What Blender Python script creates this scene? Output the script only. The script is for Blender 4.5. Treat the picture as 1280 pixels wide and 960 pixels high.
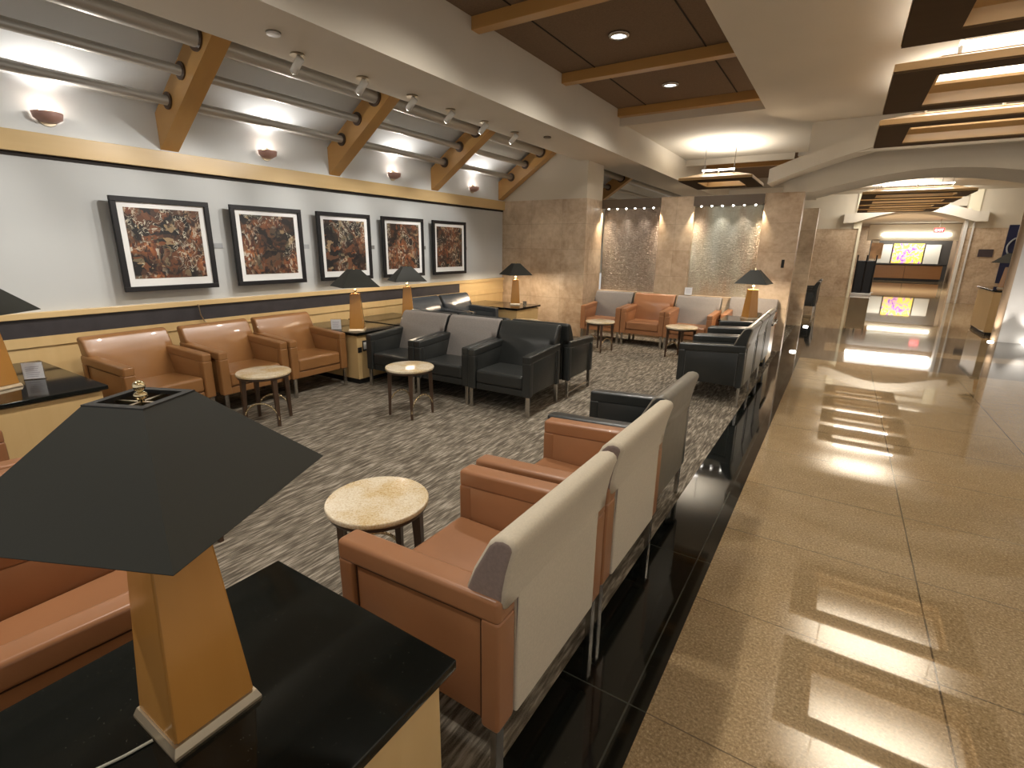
import bpy, bmesh, math, random
from mathutils import Vector, Matrix
PI = math.pi
S = bpy.context.scene
COL = S.collection
for o in list(bpy.data.objects): bpy.data.objects.remove(o)

# ---------------------------------------------------------------- camera
cd = bpy.data.cameras.new('camera'); cam = bpy.data.objects.new('camera', cd); COL.objects.link(cam)
cd.sensor_width = 36; cd.lens = 626.38/1280*36; cd.clip_start = .02; cd.clip_end = 200
rt = Vector((0.84123539, 0.54050888, 0.01315949)); dn = Vector((0.15297922, -0.21460756, -0.96464551)); fw = Vector((-0.51857534, 0.81350707, -0.2632221))
m = Matrix.Identity(4)
for i in range(3): m[i][0] = rt[i]; m[i][1] = -dn[i]; m[i][2] = -fw[i]
m.translation = (0, 0, 1.55); cam.matrix_world = m; S.camera = cam

# ---------------------------------------------------------------- world / exposure
w = bpy.data.worlds.new('world'); S.world = w; w.use_nodes = True
w.node_tree.nodes['Background'].inputs[0].default_value = (1, .95, .88, 1)
w.node_tree.nodes['Background'].inputs[1].default_value = .34  # added ambient fill, enters through the room's open back and right side
vs = S.view_settings; vs.view_transform = 'Standard'; vs.look = 'None'; vs.gamma = 1; vs.use_curve_mapping = False
vs.exposure = 0.80
WARM = (1, .80, .58); NEUT = (1, .93, .83); COOL = (.93, .97, 1)
K_DOWN, K_TUBE, K_SPOT, K_SCONCE, K_LAMP, K_WATER = 92, 7.5, 44, 1.3, 30, 7

# ---------------------------------------------------------------- materials
MATS = {}
def mat(name, col=(.5, .5, .5), rough=.5, metal=0, noise=None, bump=None, spec=.5, coat=0, emit=None, es=0, trans=0, ior=1.45):
    """noise = (scale, amount, (sx,sy,sz)) varies the colour; bump = (scale, strength)"""
    if name in MATS: return MATS[name]
    M = bpy.data.materials.new(name); M.use_nodes = True; nt = M.node_tree; b = nt.nodes['Principled BSDF']
    b.inputs['Base Color'].default_value = (*col, 1); b.inputs['Roughness'].default_value = rough; b.inputs['Metallic'].default_value = metal
    b.inputs['Specular IOR Level'].default_value = spec; b.inputs['Coat Weight'].default_value = coat; b.inputs['IOR'].default_value = ior
    b.inputs['Transmission Weight'].default_value = trans
    if emit: b.inputs['Emission Color'].default_value = (*emit, 1); b.inputs['Emission Strength'].default_value = es
    if noise or bump:
        tc = nt.nodes.new('ShaderNodeTexCoord')
    if noise:
        mp = nt.nodes.new('ShaderNodeMapping'); mp.inputs['Scale'].default_value = noise[2] if len(noise) > 2 else (1, 1, 1)
        nt.links.new(tc.outputs['Object'], mp.inputs['Vector'])
        n = nt.nodes.new('ShaderNodeTexNoise'); n.inputs['Scale'].default_value = noise[0]; n.inputs['Detail'].default_value = 6
        nt.links.new(mp.outputs[0], n.inputs['Vector'])
        r = nt.nodes.new('ShaderNodeValToRGB'); a = noise[1]
        r.color_ramp.elements[0].position = .3; r.color_ramp.elements[1].position = .7
        r.color_ramp.elements[0].color = (*[c*(1-a) for c in col], 1); r.color_ramp.elements[1].color = (*[min(1, c*(1+a)) for c in col], 1)
        nt.links.new(n.outputs[0], r.inputs[0]); nt.links.new(r.outputs[0], b.inputs['Base Color'])
    if bump:
        n2 = nt.nodes.new('ShaderNodeTexNoise'); n2.inputs['Scale'].default_value = bump[0]; n2.inputs['Detail'].default_value = 3
        nt.links.new(tc.outputs['Object'], n2.inputs['Vector'])
        bp = nt.nodes.new('ShaderNodeBump'); bp.inputs['Strength'].default_value = bump[1]; bp.inputs['Distance'].default_value = .01
        nt.links.new(n2.outputs[0], bp.inputs['Height']); nt.links.new(bp.outputs[0], b.inputs['Normal'])
    MATS[name] = M; return M

class N:
    """small node helper"""
    def __init__(s, name, rough=.5, spec=.5):
        s.M = bpy.data.materials.new(name); s.M.use_nodes = True; s.nt = s.M.node_tree; s.b = s.nt.nodes['Principled BSDF']
        s.b.inputs['Roughness'].default_value = rough; s.b.inputs['Specular IOR Level'].default_value = spec
        s.tc = s.nt.nodes.new('ShaderNodeTexCoord'); s.sep = s.nt.nodes.new('ShaderNodeSeparateXYZ')
        s.nt.links.new(s.tc.outputs['Object'], s.sep.inputs[0]); MATS[name] = s.M
    def set(s, sock, v):
        if isinstance(v, bpy.types.NodeSocket): s.nt.links.new(v, sock)
        else: sock.default_value = v
    def m(s, op, a, b=0, c=None):
        n = s.nt.nodes.new('ShaderNodeMath'); n.operation = op; s.set(n.inputs[0], a); s.set(n.inputs[1], b)
        if c is not None: s.set(n.inputs[2], c)
        return n.outputs[0]
    def noise(s, scale, vec=None, sc=(1, 1, 1), detail=5, loc=(0, 0, 0), rough=.5, dist=0):
        mp = s.nt.nodes.new('ShaderNodeMapping'); mp.inputs['Scale'].default_value = sc; mp.inputs['Location'].default_value = loc
        s.nt.links.new(vec or s.tc.outputs['Object'], mp.inputs[0])
        n = s.nt.nodes.new('ShaderNodeTexNoise'); n.inputs['Scale'].default_value = scale; n.inputs['Detail'].default_value = detail
        n.inputs['Roughness'].default_value = rough; n.inputs['Distortion'].default_value = dist
        s.nt.links.new(mp.outputs[0], n.inputs['Vector']); return n.outputs[0], n.outputs[1]
    def ramp(s, fac, stops, interp='LINEAR'):
        r = s.nt.nodes.new('ShaderNodeValToRGB'); e = r.color_ramp.elements; r.color_ramp.interpolation = interp
        while len(e) < len(stops): e.new(.5)
        for k, (p, c) in enumerate(stops): e[k].position = p; e[k].color = (*c, 1)
        s.set(r.inputs[0], fac); return r.outputs[0]
    def mix(s, f, a, b, mode='MIX'):
        n = s.nt.nodes.new('ShaderNodeMix'); n.data_type = 'RGBA'; n.blend_type = mode
        s.set(n.inputs[0], f)
        for k, v in ((6, a), (7, b)):
            if isinstance(v, bpy.types.NodeSocket): s.nt.links.new(v, n.inputs[k])
            else: n.inputs[k].default_value = (*v, 1)
        return n.outputs[2]
    def line(s, coord, x0, step, w):     # 1 on grid lines
        f = s.m('FRACT', s.m('DIVIDE', s.m('SUBTRACT', coord, x0), step))
        d = s.m('ABSOLUTE', s.m('SUBTRACT', f, .5))
        return s.m('GREATER_THAN', d, .5 - w/step/2)
    def bump(s, h, st, dist=.01):
        bp = s.nt.nodes.new('ShaderNodeBump'); bp.inputs['Strength'].default_value = st; bp.inputs['Distance'].default_value = dist
        s.nt.links.new(h, bp.inputs['Height']); s.nt.links.new(bp.outputs[0], s.b.inputs['Normal'])
    def col(s, c): s.nt.links.new(c, s.b.inputs['Base Color']); return s.M

def m_travertine():
    n = N('travertine', .35); X, Y, Z = n.sep.outputs
    a, _ = n.noise(2.4, detail=8, dist=.7, rough=.62); b, _ = n.noise(14, detail=5)
    # block tint: each block its own shade
    u = n.m('FLOOR', n.m('DIVIDE', n.m('ADD', n.m('ADD', X, Y), .35), .62)); v = n.m('FLOOR', n.m('DIVIDE', n.m('SUBTRACT', Z, .24), .43))
    cmb = n.nt.nodes.new('ShaderNodeCombineXYZ'); n.nt.links.new(u, cmb.inputs[0]); n.nt.links.new(v, cmb.inputs[1])
    wn = n.nt.nodes.new('ShaderNodeTexWhiteNoise'); wn.noise_dimensions = '2D'; n.nt.links.new(cmb.outputs[0], wn.inputs['Vector'])
    c = n.ramp(a, [(.32, (.27, .175, .10)), (.5, (.50, .375, .25)), (.68, (.72, .60, .44))])
    c = n.mix(.38, c, n.ramp(wn.outputs[0], [(0, (.42, .28, .175)), (1, (.78, .62, .45))]))
    c = n.mix(.22, c, n.ramp(b, [(.35, (.36, .25, .15)), (.65, (.76, .65, .50))]))
    ln = n.m('MAXIMUM', n.line(Z, .24, .43, .006), n.line(n.m('ADD', n.m('ADD', X, Y), .35), 0, .62, .005))
    c = n.mix(n.m('MULTIPLY', ln, .45), c, (.24, .17, .11)); return n.col(c)
def m_carpet():
    n = N('carpet', .95, .1)
    a, _ = n.noise(1, sc=(88, 9, 1), detail=3); b, _ = n.noise(1, sc=(30, 4.5, 1), detail=2); f, _ = n.noise(260, detail=2)
    s = n.m('ADD', n.m('MULTIPLY', a, .6), n.m('MULTIPLY', b, .4))
    c = n.ramp(s, [(.36, (.040, .032, .024)), (.46, (.105, .088, .067)), (.53, (.215, .185, .145)), (.62, (.42, .375, .31))])
    c = n.mix(.25, c, n.ramp(f, [(.3, (.08, .066, .05)), (.7, (.34, .30, .24))])); n.bump(f, .4, .004); return n.col(c)
def m_tile():
    n = N('beige_terrazzo_tile', .04, .95); X, Y, Z = n.sep.outputs
    a, _ = n.noise(95, detail=5, rough=.75); b, _ = n.noise(9, detail=4); d, _ = n.noise(.9, detail=2)
    c = n.ramp(a, [(.34, (.07, .042, .016)), (.45, (.28, .19, .092)), (.55, (.40, .29, .155)), (.66, (.72, .57, .36))])
    c = n.mix(.25, c, n.ramp(b, [(.3, (.22, .15, .075)), (.7, (.40, .30, .18))]))
    c = n.mix(.18, c, n.ramp(d, [(.4, (.28, .19, .10)), (.6, (.40, .32, .22))]))
    ln = n.m('MAXIMUM', n.line(X, .54, .915, .007), n.line(Y, 1.42, .72, .005))
    c = n.mix(n.m('MULTIPLY', ln, .8), c, (.07, .05, .03))
    n.bump(n.m('SUBTRACT', n.m('MULTIPLY', d, .5), ln), .004, .01)
    r = n.ramp(a, [(.35, (.06, .06, .06)), (.55, (.012, .012, .012))]); n.nt.links.new(r, n.b.inputs['Roughness']); return n.col(c)
def m_granite(name, seam=True):
    n = N(name, .05, .55); X, Y, Z = n.sep.outputs
    v = n.nt.nodes.new('ShaderNodeTexVoronoi'); v.inputs['Scale'].default_value = 160; n.nt.links.new(n.tc.outputs['Object'], v.inputs['Vector'])
    a, _ = n.noise(60, detail=4)
    sp = n.m('MULTIPLY', n.m('LESS_THAN', v.outputs['Distance'], .16), n.m('GREATER_THAN', a, .60))
    c = n.mix(n.m('MULTIPLY', sp, .45), (.006, .007, .006), (.15, .15, .11))
    if seam: c = n.mix(n.m('MULTIPLY', n.m('MAXIMUM', n.line(Y, 1.42, 1.02, .006), n.line(X, -.40, 50, .006)), .8), c, (.06, .065, .055))
    return n.col(c)
def m_wood(name, c0, c1, rough=.3, axis=2, sc=1.0):
    n = N(name, rough, .5); s = [14*sc, 14*sc, 14*sc]; s[axis] = 1.2*sc
    a, _ = n.noise(1, sc=tuple(s), detail=6, dist=.6); b, _ = n.noise(2.2, detail=3)
    c = n.mix(n.m('ADD', n.m('MULTIPLY', a, .6), n.m('MULTIPLY', b, .4)), c0, c1)
    n.b.inputs['Coat Weight'].default_value = .25; n.b.inputs['Coat Roughness'].default_value = .15
    return n.col(c)
def m_stone_top():
    n = N('speckled_stone_top', .12); a, _ = n.noise(130, detail=5, rough=.7); b, _ = n.noise(4.5, detail=3)
    c = n.ramp(a, [(.32, (.22, .13, .05)), (.44, (.60, .43, .22)), (.54, (.68, .58, .40)), (.7, (.80, .74, .61))])
    return n.col(n.mix(.45, c, n.ramp(b, [(.42, (.52, .36, .15)), (.58, (.76, .71, .60))])))
def m_water(name, c0, c1, seed):
    n = N(name, .24, .7); X, Y, Z = n.sep.outputs
    a, _ = n.noise(1, sc=(30, 30, 75), detail=4, dist=1.5); b, _ = n.noise(1, sc=(1.6, 1, .5), loc=(seed, 0, 0), detail=2); g, _ = n.noise(1, sc=(60, 10, 7), detail=4)
    n.bump(n.m('ADD', a, n.m('MULTIPLY', g, .2)), .85, .02); n.b.inputs['Metallic'].default_value = .35
    return n.col(n.mix(.12, n.ramp(b, [(.40, c0), (.60, c1)]), n.ramp(g, [(.35, c0), (.65, (c1[0]*1.5, c1[1]*1.5, c1[2]*1.5))])))
def m_art(i, warm):
    n = N('abstract_painting_%d' % i, .4); L = (i*7.3, i*3.1, i*5.7)
    wv, wc = n.noise(4, loc=L, detail=3)
    def vor(scale, sc, off, warp):
        mp = n.nt.nodes.new('ShaderNodeMapping'); mp.inputs['Scale'].default_value = sc; mp.inputs['Location'].default_value = (L[0]+off, L[1], L[2])
        mx = n.mix(warp, (0, 0, 0), wc, 'ADD'); va = n.nt.nodes.new('ShaderNodeVectorMath'); va.operation = 'ADD'
        n.nt.links.new(n.tc.outputs['Object'], va.inputs[0]); n.nt.links.new(mx, va.inputs[1]); n.nt.links.new(va.outputs[0], mp.inputs[0])
        v = n.nt.nodes.new('ShaderNodeTexVoronoi'); v.distance = 'CHEBYCHEV'; v.inputs['Scale'].default_value = scale; n.nt.links.new(mp.outputs[0], v.inputs['Vector'])
        sp = n.nt.nodes.new('ShaderNodeSeparateColor'); n.nt.links.new(v.outputs['Color'], sp.inputs[0]); return sp.outputs[0], sp.outputs[1], v.outputs['Distance']
    r1, g1, d1 = vor(13, (1, 1, 1.5), 0, .35); r2, g2, d2 = vor(30, (1, 1.6, 1), 3, .15)
    big, _ = n.noise(2.6, loc=(L[1], L[0], L[2]), detail=2)
    dark = n.ramp(r1, [(0, (.008, .008, .009)), (.4, (.022, .017, .015)), (.62, (.07, .035, .022)), (.78, (.17, .06, .025)), (.9, (.05, .06, .045)), (1, (.32, .22, .12))])
    hot = n.ramp(r2, [(0, (.03, .015, .012)), (.3, (.22, .06, .025)), (.55, (.45, .17, .06)), (.75, (.12, .05, .03)), (.88, (.62, .42, .25)), (1, (.80, .74, .62))])
    c = n.mix(n.ramp(big, [(.47, (0, 0, 0)), (.60, (warm, warm, warm))]), dark, hot)
    fine, _ = n.noise(11, loc=L, detail=4, dist=1.2)
    pale = n.m('MULTIPLY', n.m('LESS_THAN', n.m('ABSOLUTE', n.m('SUBTRACT', fine, .5)), .012), n.m('GREATER_THAN', wv, .52))
    c = n.mix(n.m('MULTIPLY', pale, .8), c, (.60, .56, .44))
    c = n.mix(n.m('MULTIPLY', n.m('GREATER_THAN', fine, .62), .75), c, (.015, .014, .015))
    return n.col(c)

TRAV = m_travertine(); CARPET = m_carpet(); TILE = m_tile(); TILE.node_tree.nodes['Principled BSDF'].inputs['IOR'].default_value = 1.9; GRAN = m_granite('black_speckled_granite'); GTOP = m_granite('black_granite_top', False); GTOP.node_tree.nodes['Principled BSDF'].inputs['Specular IOR Level'].default_value = .32; GTOP.node_tree.nodes['Principled BSDF'].inputs['Roughness'].default_value = .08
BAND = mat('dark_grey_stone_band', (.085, .075, .06), .06, noise=(30, .3), spec=.6)
MAPLE = m_wood('maple', (.56, .37, .155), (.72, .52, .26), .32); MAPLE_H = m_wood('maple_rail', (.58, .39, .17), (.72, .53, .27), .32, axis=1)
HONEY = m_wood('honey_beam', (.44, .235, .07), (.58, .335, .11), .35, axis=0); ORANGE = m_wood('lamp_maple', (.46, .205, .042), (.58, .29, .075), .18)
DWOOD = m_wood('dark_bronze_wood', (.035, .02, .012), (.085, .045, .025), .3); LOUVRE = m_wood('louvre_wood', (.42, .25, .10), (.58, .38, .17), .4, axis=0)
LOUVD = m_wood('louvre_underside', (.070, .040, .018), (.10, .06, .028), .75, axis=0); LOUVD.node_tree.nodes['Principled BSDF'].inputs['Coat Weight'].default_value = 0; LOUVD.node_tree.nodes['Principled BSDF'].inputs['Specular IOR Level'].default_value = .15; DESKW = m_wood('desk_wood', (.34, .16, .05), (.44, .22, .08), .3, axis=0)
STONE = m_stone_top(); WATER = (m_water('brown_water_sheet', (.17, .13, .10), (.27, .22, .17), .3), m_water('green_water_sheet', (.27, .20, .13), (.40, .42, .36), 1.1))
PAINT = mat('cool_grey_paint', (.55, .56, .55), .8, noise=(2, .02)); WHITE = mat('soft_white_plaster', (.76, .79, .80), .8, noise=(2, .02))
CREAM = mat('cream_plaster', (.66, .61, .52), .85, noise=(1.5, .03)); CREAM2 = mat('cream_column_plaster', (.66, .60, .49), .85)
FABCEIL = mat('brown_acoustic_panel', (.20, .135, .085), .9, noise=(60, .12)); DARKBAND = mat('dark_charcoal_rail', (.045, .040, .042), .35, noise=(8, .15))
GAP = mat('shadow_gap_black', (.02, .015, .012), .8)
TAN = mat('tan_leather', (.31, .143, .066), .33, noise=(3, .10), bump=(9, .12), coat=.08)
TAN2 = mat('cognac_leather', (.29, .138, .050), .30, noise=(3, .08), bump=(7, .16), coat=.1)
BLACKL = mat('black_leather', (.026, .028, .027), .32, noise=(3, .1), bump=(9, .10), coat=.05)
BLUEL = mat('slate_leather', (.055, .062, .070), .25, bump=(11, .35))
GREYF = mat('grey_fabric', (.235, .215, .20), .9, noise=(120, .12)); CREAMF = mat('oatmeal_fabric', (.53, .47, .37), .9, noise=(150, .06))
MAUVE = mat('mauve_grey_fabric', (.23, .175, .155), .8, noise=(120, .1)); OLIVE = mat('olive_grey_vinyl', (.17, .155, .125), .4, noise=(20, .08))
STEEL = mat('satin_steel', (.55, .53, .50), .25, 1); BRASS = mat('polished_brass', (.80, .68, .45), .15, 1); CHAMP = mat('champagne_metal', (.72, .62, .46), .28, 1)
PIPE = mat('brushed_grey_pipe', (.50, .48, .44), .38, .55); BLACKM = mat('satin_black', (.012, .012, .012), .5); SHADE = mat('black_card_shade', (.028, .029, .024), .55, spec=.35)
FRAME = mat('black_frame', (.008, .007, .008), .5); MAT_W = mat('white_mount', (.82, .82, .80), .7); PLAQ = mat('grey_placard', (.36, .37, .38), .5)
PAPER = mat('white_paper', (.78, .80, .84), .6); INK = mat('grey_print', (.42, .42, .50), .6); ACRYL = mat('clear_acrylic', (.9, .9, .95), .05, trans=.9)
GLOW = mat('fluorescent_tube', (1, 1, 1), .4, emit=(1, .96, .9), es=K_TUBE); BULB = mat('lamp_bulb', (1, 1, 1), .4, emit=WARM, es=25)
CAN = mat('downlight_lens', (1, 1, 1), .4, emit=(.95, 1, .98), es=3.5); DOT = mat('small_spot_lens', (1, 1, 1), .4, emit=(1, .95, .85), es=14)
PINKG = mat('frosted_sconce', (.45, .27, .23), .4); WHITEM = mat('white_enamel', (.75, .74, .70), .4); TAUPE = mat('taupe_metal', (.16, .125, .095), .35, .4)
DSTEEL = mat('dark_kiosk', (.01, .01, .011), .25); NAVY = mat('navy_banner', (.012, .017, .06), .6)

# ---------------------------------------------------------------- mesh helpers
def box(bm, x0, x1, y0, y1, z0, z1, bev=0, seg=2, mi=0):
    g = bmesh.ops.create_cube(bm, size=1); vs_ = g['verts']
    for v in vs_: v.co = Vector(((x0+x1)/2+v.co.x*(x1-x0), (y0+y1)/2+v.co.y*(y1-y0), (z0+z1)/2+v.co.z*(z1-z0)))
    fs = set(f for v in vs_ for f in v.link_faces)
    for f in fs: f.material_index = mi
    if bev:
        es = list(set(e for v in vs_ for e in v.link_edges)); bmesh.ops.bevel(bm, geom=es, offset=bev, segments=seg, affect='EDGES', profile=.5)
def cyl(bm, p, q, r, r2=None, seg=16, caps=True):
    p = Vector(p); q = Vector(q); d = q-p; L = d.length
    g = bmesh.ops.create_cone(bm, cap_ends=caps, segments=seg, radius1=r, radius2=r if r2 is None else r2, depth=L)
    M = Matrix.Translation((p+q)/2) @ d.to_track_quat('Z', 'Y').to_matrix().to_4x4(); bmesh.ops.transform(bm, matrix=M, verts=g['verts'])
def tube(bm, pts, r, seg=8):
    for a, b in zip(pts[:-1], pts[1:]): cyl(bm, a, b, r, seg=seg)
def sphere(bm, c, r, sz=1):
    g = bmesh.ops.create_uvsphere(bm, u_segments=14, v_segments=10, radius=r)
    for v in g['verts']: v.co = Vector((v.co.x, v.co.y, v.co.z*sz)) + Vector(c)
def prism(bm, prof, a0, a1, axis='x', mids=None):
    """extrude a closed 2-D profile; axis x: prof=(y,z); axis y: prof=(x,z); axis z: prof=(x,y)"""
    def P(u, v, t): return (t, u, v) if axis == 'x' else (u, t, v) if axis == 'y' else (u, v, t)
    A = [bm.verts.new(P(u, v, a0)) for u, v in prof]; B = [bm.verts.new(P(u, v, a1)) for u, v in prof]; n = len(prof); F = []
    for i in range(n):
        f = bm.faces.new((A[i], A[(i+1) % n], B[(i+1) % n], B[i])); f.material_index = mids[i] if mids else 0; F.append(f)
    fa = bm.faces.new(A[::-1]); fb = bm.faces.new(B); F += [fa, fb]
    bmesh.ops.recalc_face_normals(bm, faces=F); return fa, fb
def frustum(bm, s0, z0, s1, z1, cx=0, cy=0, cap=True):
    A = [bm.verts.new((cx+a*s0[0], cy+b*s0[1], z0)) for a, b in ((-1, -1), (1, -1), (1, 1), (-1, 1))]
    B = [bm.verts.new((cx+a*s1[0], cy+b*s1[1], z1)) for a, b in ((-1, -1), (1, -1), (1, 1), (-1, 1))]
    F = [bm.faces.new((A[i], A[(i+1) % 4], B[(i+1) % 4], B[i])) for i in range(4)]
    if cap: F += [bm.faces.new(A[::-1]), bm.faces.new(B)]
    return F
MESHES = {}
def mesh(key, fn, mats, smooth=False):
    if key in MESHES: return MESHES[key]
    bm = bmesh.new(); fn(bm); me = bpy.data.meshes.new(key); bm.normal_update(); bm.to_mesh(me); bm.free()
    for M in (mats if isinstance(mats, (list, tuple)) else [mats]): me.materials.append(M)
    if smooth:
        for p in me.polygons: p.use_smooth = True
    MESHES[key] = me; return me
CNT = [0]
def obj(name, fn, mats, parent=None, loc=None, rz=0, smooth=False, key=None, wn=True):
    CNT[0] += 1; k = key or '%s_%d' % (name, CNT[0])
    o = bpy.data.objects.new(name, mesh(k, fn, mats, smooth)); COL.objects.link(o)
    if parent: o.parent = parent
    if loc: o.location = loc
    if rz: o.rotation_euler.z = rz
    if smooth and wn: md = o.modifiers.new('wn', 'WEIGHTED_NORMAL'); md.keep_sharp = True
    return o
def tag(o, label, cat, group=None):
    o['label'] = label; o['category'] = cat
    if group: o['group'] = group
    return o
def thing(name, label, cat, loc=(0, 0, 0), rz=0, group=None):
    o = bpy.data.objects.new(name, None); o.empty_display_size = .1; COL.objects.link(o); o.location = loc; o.rotation_euler.z = rz
    return tag(o, label, cat, group)
def struct(name, fn, mats, smooth=False):
    o = obj(name, fn, mats, smooth=smooth); o['kind'] = 'structure'; return o
def dup(root, label, loc, rz=None, group=None):
    r = root.copy(); COL.objects.link(r); r.location = loc; r['label'] = label
    if rz is not None: r.rotation_euler.z = rz
    if group: r['group'] = group
    for ch in list(root.children):
        c = ch.copy(); COL.objects.link(c); c.parent = r
        for g in list(ch.children):
            d = g.copy(); COL.objects.link(d); d.parent = c
    return r
def light(kind, name, loc, energy, col=WARM, size=.1, target=None, spot=None, blend=.6, parent=None, size_y=None):
    L = bpy.data.lights.new(name, kind); L.energy = energy; L.color = col
    if kind == 'AREA':
        L.size = size
        if size_y: L.shape = 'RECTANGLE'; L.size_y = size_y
    else: L.shadow_soft_size = size
    if kind == 'SPOT': L.spot_size = math.radians(spot); L.spot_blend = blend
    o = bpy.data.objects.new(name, L); COL.objects.link(o); o.location = loc
    if target is not None:
        d = Vector(target)-Vector(loc); o.rotation_euler = d.to_track_quat('-Z', 'Y').to_euler()
    if parent: o.parent = parent
    return o

# ================================================================ SETTING
XW = -5.52; YN = -3.2; YF = 21.5
# floors (object space = world space)
def fl_(bm, x0, x1, y0, y1, z=-.08, t=0): box(bm, x0, x1, y0, y1, z, t)
struct('floor', lambda b: fl_(b, XW-.3, -.66, YN, 12.4), CARPET)
struct('floor_granite_border', lambda b: fl_(b, -.66, -.335, YN, 12.4), GRAN)
struct('floor_corridor_near', lambda b: fl_(b, -.335, 6, YN, 8.62), TILE)
def band(b):
    fl_(b, -.335, 6, 8.62, 9.5); fl_(b, -.335, -.05, 9.5, 10.4); fl_(b, 1.0, 6, 9.5, 9.9); fl_(b, -.335, 6, 10.4, 12.4)
struct('floor_dark_band', band, BAND)
def inset(b): fl_(b, -.05, 1.0, 9.5, 10.4); fl_(b, 1.0, 6, 9.9, 10.4)
struct('floor_band_inset', inset, TILE)
struct('floor_corridor_far', lambda b: fl_(b, XW-.3, 6, 12.4, 38), TILE)

# left wall: paint, wainscot, rails, fascia
struct('wall_left', lambda b: box(b, XW-.2, XW, YN, 17, .9, 3.9), PAINT)
struct('wall_left_upper', lambda b: box(b, XW-.01, XW+.004, YN, 17, 2.30, 2.80), WHITE)
struct('wall_left_wainscot', lambda b: (box(b, XW-.2, XW+.015, YN, 8.25, 0, .70), box(b, XW-.2, XW+.03, YN, 8.25, .704, .785)), MAPLE)
struct('trim_1', lambda b: box(b, XW-.1, XW+.022, YN, 6.9, .785, .935), DARKBAND)
struct('trim_2', lambda b: (box(b, XW-.1, XW+.05, YN, 8.25, .935, .985, .004), box(b, XW-.1, XW+.022, 6.9, 8.25, .785, .935)), MAPLE_H)
struct('trim_3', lambda b: box(b, XW-.05, XW+.05, YN, 8.27, 2.215, 2.37, .004), MAPLE_H)
struct('fascia_shade_strip', lambda b: box(b, XW-.05, XW+.012, YN, 8.25, 2.185, 2.215), GAP)  # dark strip put in for the shade under the fascia
# sloped plaster above the ribs and soffit beam
SL = .664
def slope(b):
    z0 = 2.76
    prism(b, [(XW-.2, z0-.13), (-3.9, z0+SL*1.62), (-3.9, z0+SL*1.62+.1), (XW-.2, z0-.03)], YN, 17, 'y')
struct('ceiling_slope', slope, WHITE)
struct('ceiling_soffit', lambda b: box(b, -3.98, -3.2, YN, 17, 2.965, 3.85), CREAM)
# coffered ceiling over the seats
struct('ceiling_coffer', lambda b: (box(b, -3.2, -1.12, YN, 8.0, 3.58, 3.7)), FABCEIL)
def seams(b):
    for x in (-2.77, -1.53): box(b, x-.006, x+.006, YN, 8.0, 3.574, 3.582)
struct('trim_5', seams, GAP)
struct('ceiling_coffer_far', lambda b: box(b, -3.2, -1.12, 12, 17, 3.58, 3.7), FABCEIL)
struct('ceiling_vault', lambda b: box(b, -3.2, -.65, 8.0, 12, 3.42, 3.8), CREAM)
struct('ceiling_coffer_end', lambda b: (box(b, -3.2, -1.12, 7.99, 8.05, 3.36, 3.75), box(b, -3.2, -1.12, 11.95, 12.0, 3.30, 3.75)), CREAM)
struct('ceiling_bulkhead', lambda b: box(b, -.65, 6, 8.7, 8.78, 2.85, 3.3), CREAM)
struct('ceiling_corridor', lambda b: prism(b, [(-1.12, YN), (6, YN), (6, 12.6), (-.65, 12.6), (-.65, 8.7), (-1.12, 8.0)], 3.28, 3.75, 'z'), CREAM)
struct('ceiling_corridor_far', lambda b: box(b, -1.12, 6, 12.6, YF, 3.45, 3.9), CREAM)
struct('ceiling_far_seats', lambda b: box(b, XW, -1.12, 17, YF, 3.3, 3.9), CREAM)
# arches over the corridor
def arch(b, x0, x1, z0, z1, y0, y1, th, flat=0):
    n = 28; lo = []; xm = (x0+x1)/2
    for i in range(n+1):
        x = x0+(x1-x0)*i/n; u = abs(x-xm)/((x1-x0)/2-flat); u = min(u, 1); lo.append((x, z0+(z1-z0)*math.cos(u*PI/2)))
    prism(b, lo+[(x, z+th) for x, z in lo[::-1]], y0, y1, 'y')
struct('ceiling_arch_near', lambda b: arch(b, -1.11, 3.1, 2.50, 3.0, 8.65, 9.15, .20), CREAM)
struct('ceiling_arch_middle', lambda b: arch(b, -.95, 2.85, 2.42, 2.66, 9.25, 10.4, .45, .42), CREAM)
struct('ceiling_arch_far', lambda b: arch(b, -.2, 3.5, 2.50, 2.85, 21.2, 22.6, .30, .3), CREAM)

# column and water wall
struct('wall_column', lambda b: box(b, XW, -3.8, 8.25, 8.96, 0, 2.37), TRAV)
struct('wall_column_upper', lambda b: box(b, XW, -3.82, 8.27, 8.94, 2.37, 3.6), CREAM2)
YW = 8.95
def pilaster(name, x0, x1, y=YW, zt=2.4): struct(name, lambda b: box(b, x0, x1, y, y+.26, 0, zt), TRAV)
pilaster('wall_water_middle', -2.75, -2.2); pilaster('wall_water_right', -1.15, -.63)
struct('wall_water_base', lambda b: (box(b, -3.8, -2.75, YW, YW+.26, 0, .80), box(b, -2.2, -1.15, YW, YW+.26, 0, .80)), TRAV)
struct('wall_second_partition', lambda b: (box(b, -4, -.57, 12.4, 12.7, 0, 2.4)), TRAV)
struct('wall_right_pier', lambda b: box(b, 2.55, 5.9, 12.4, 12.7, 0, 2.4), mat('white_stone_pier', (.74, .72, .70), .25, noise=(3, .05)))
struct('trim_6', lambda b: cyl(b, (2.54, 12.42, 0), (2.54, 12.42, 2.4), .055, seg=18), mat('rounded_tan_edge', (.42, .30, .2), .3), smooth=True)
struct('wall_right', lambda b: (box(b, 6, 6.2, 12.7, 22, 0, 2.35)), TRAV)  # right side left open ahead of this wall to admit the ambient fill
struct('wall_right_upper', lambda b: (box(b, 6, 6.2, 12.7, 22, 2.35, 3.9)), CREAM2)
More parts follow.
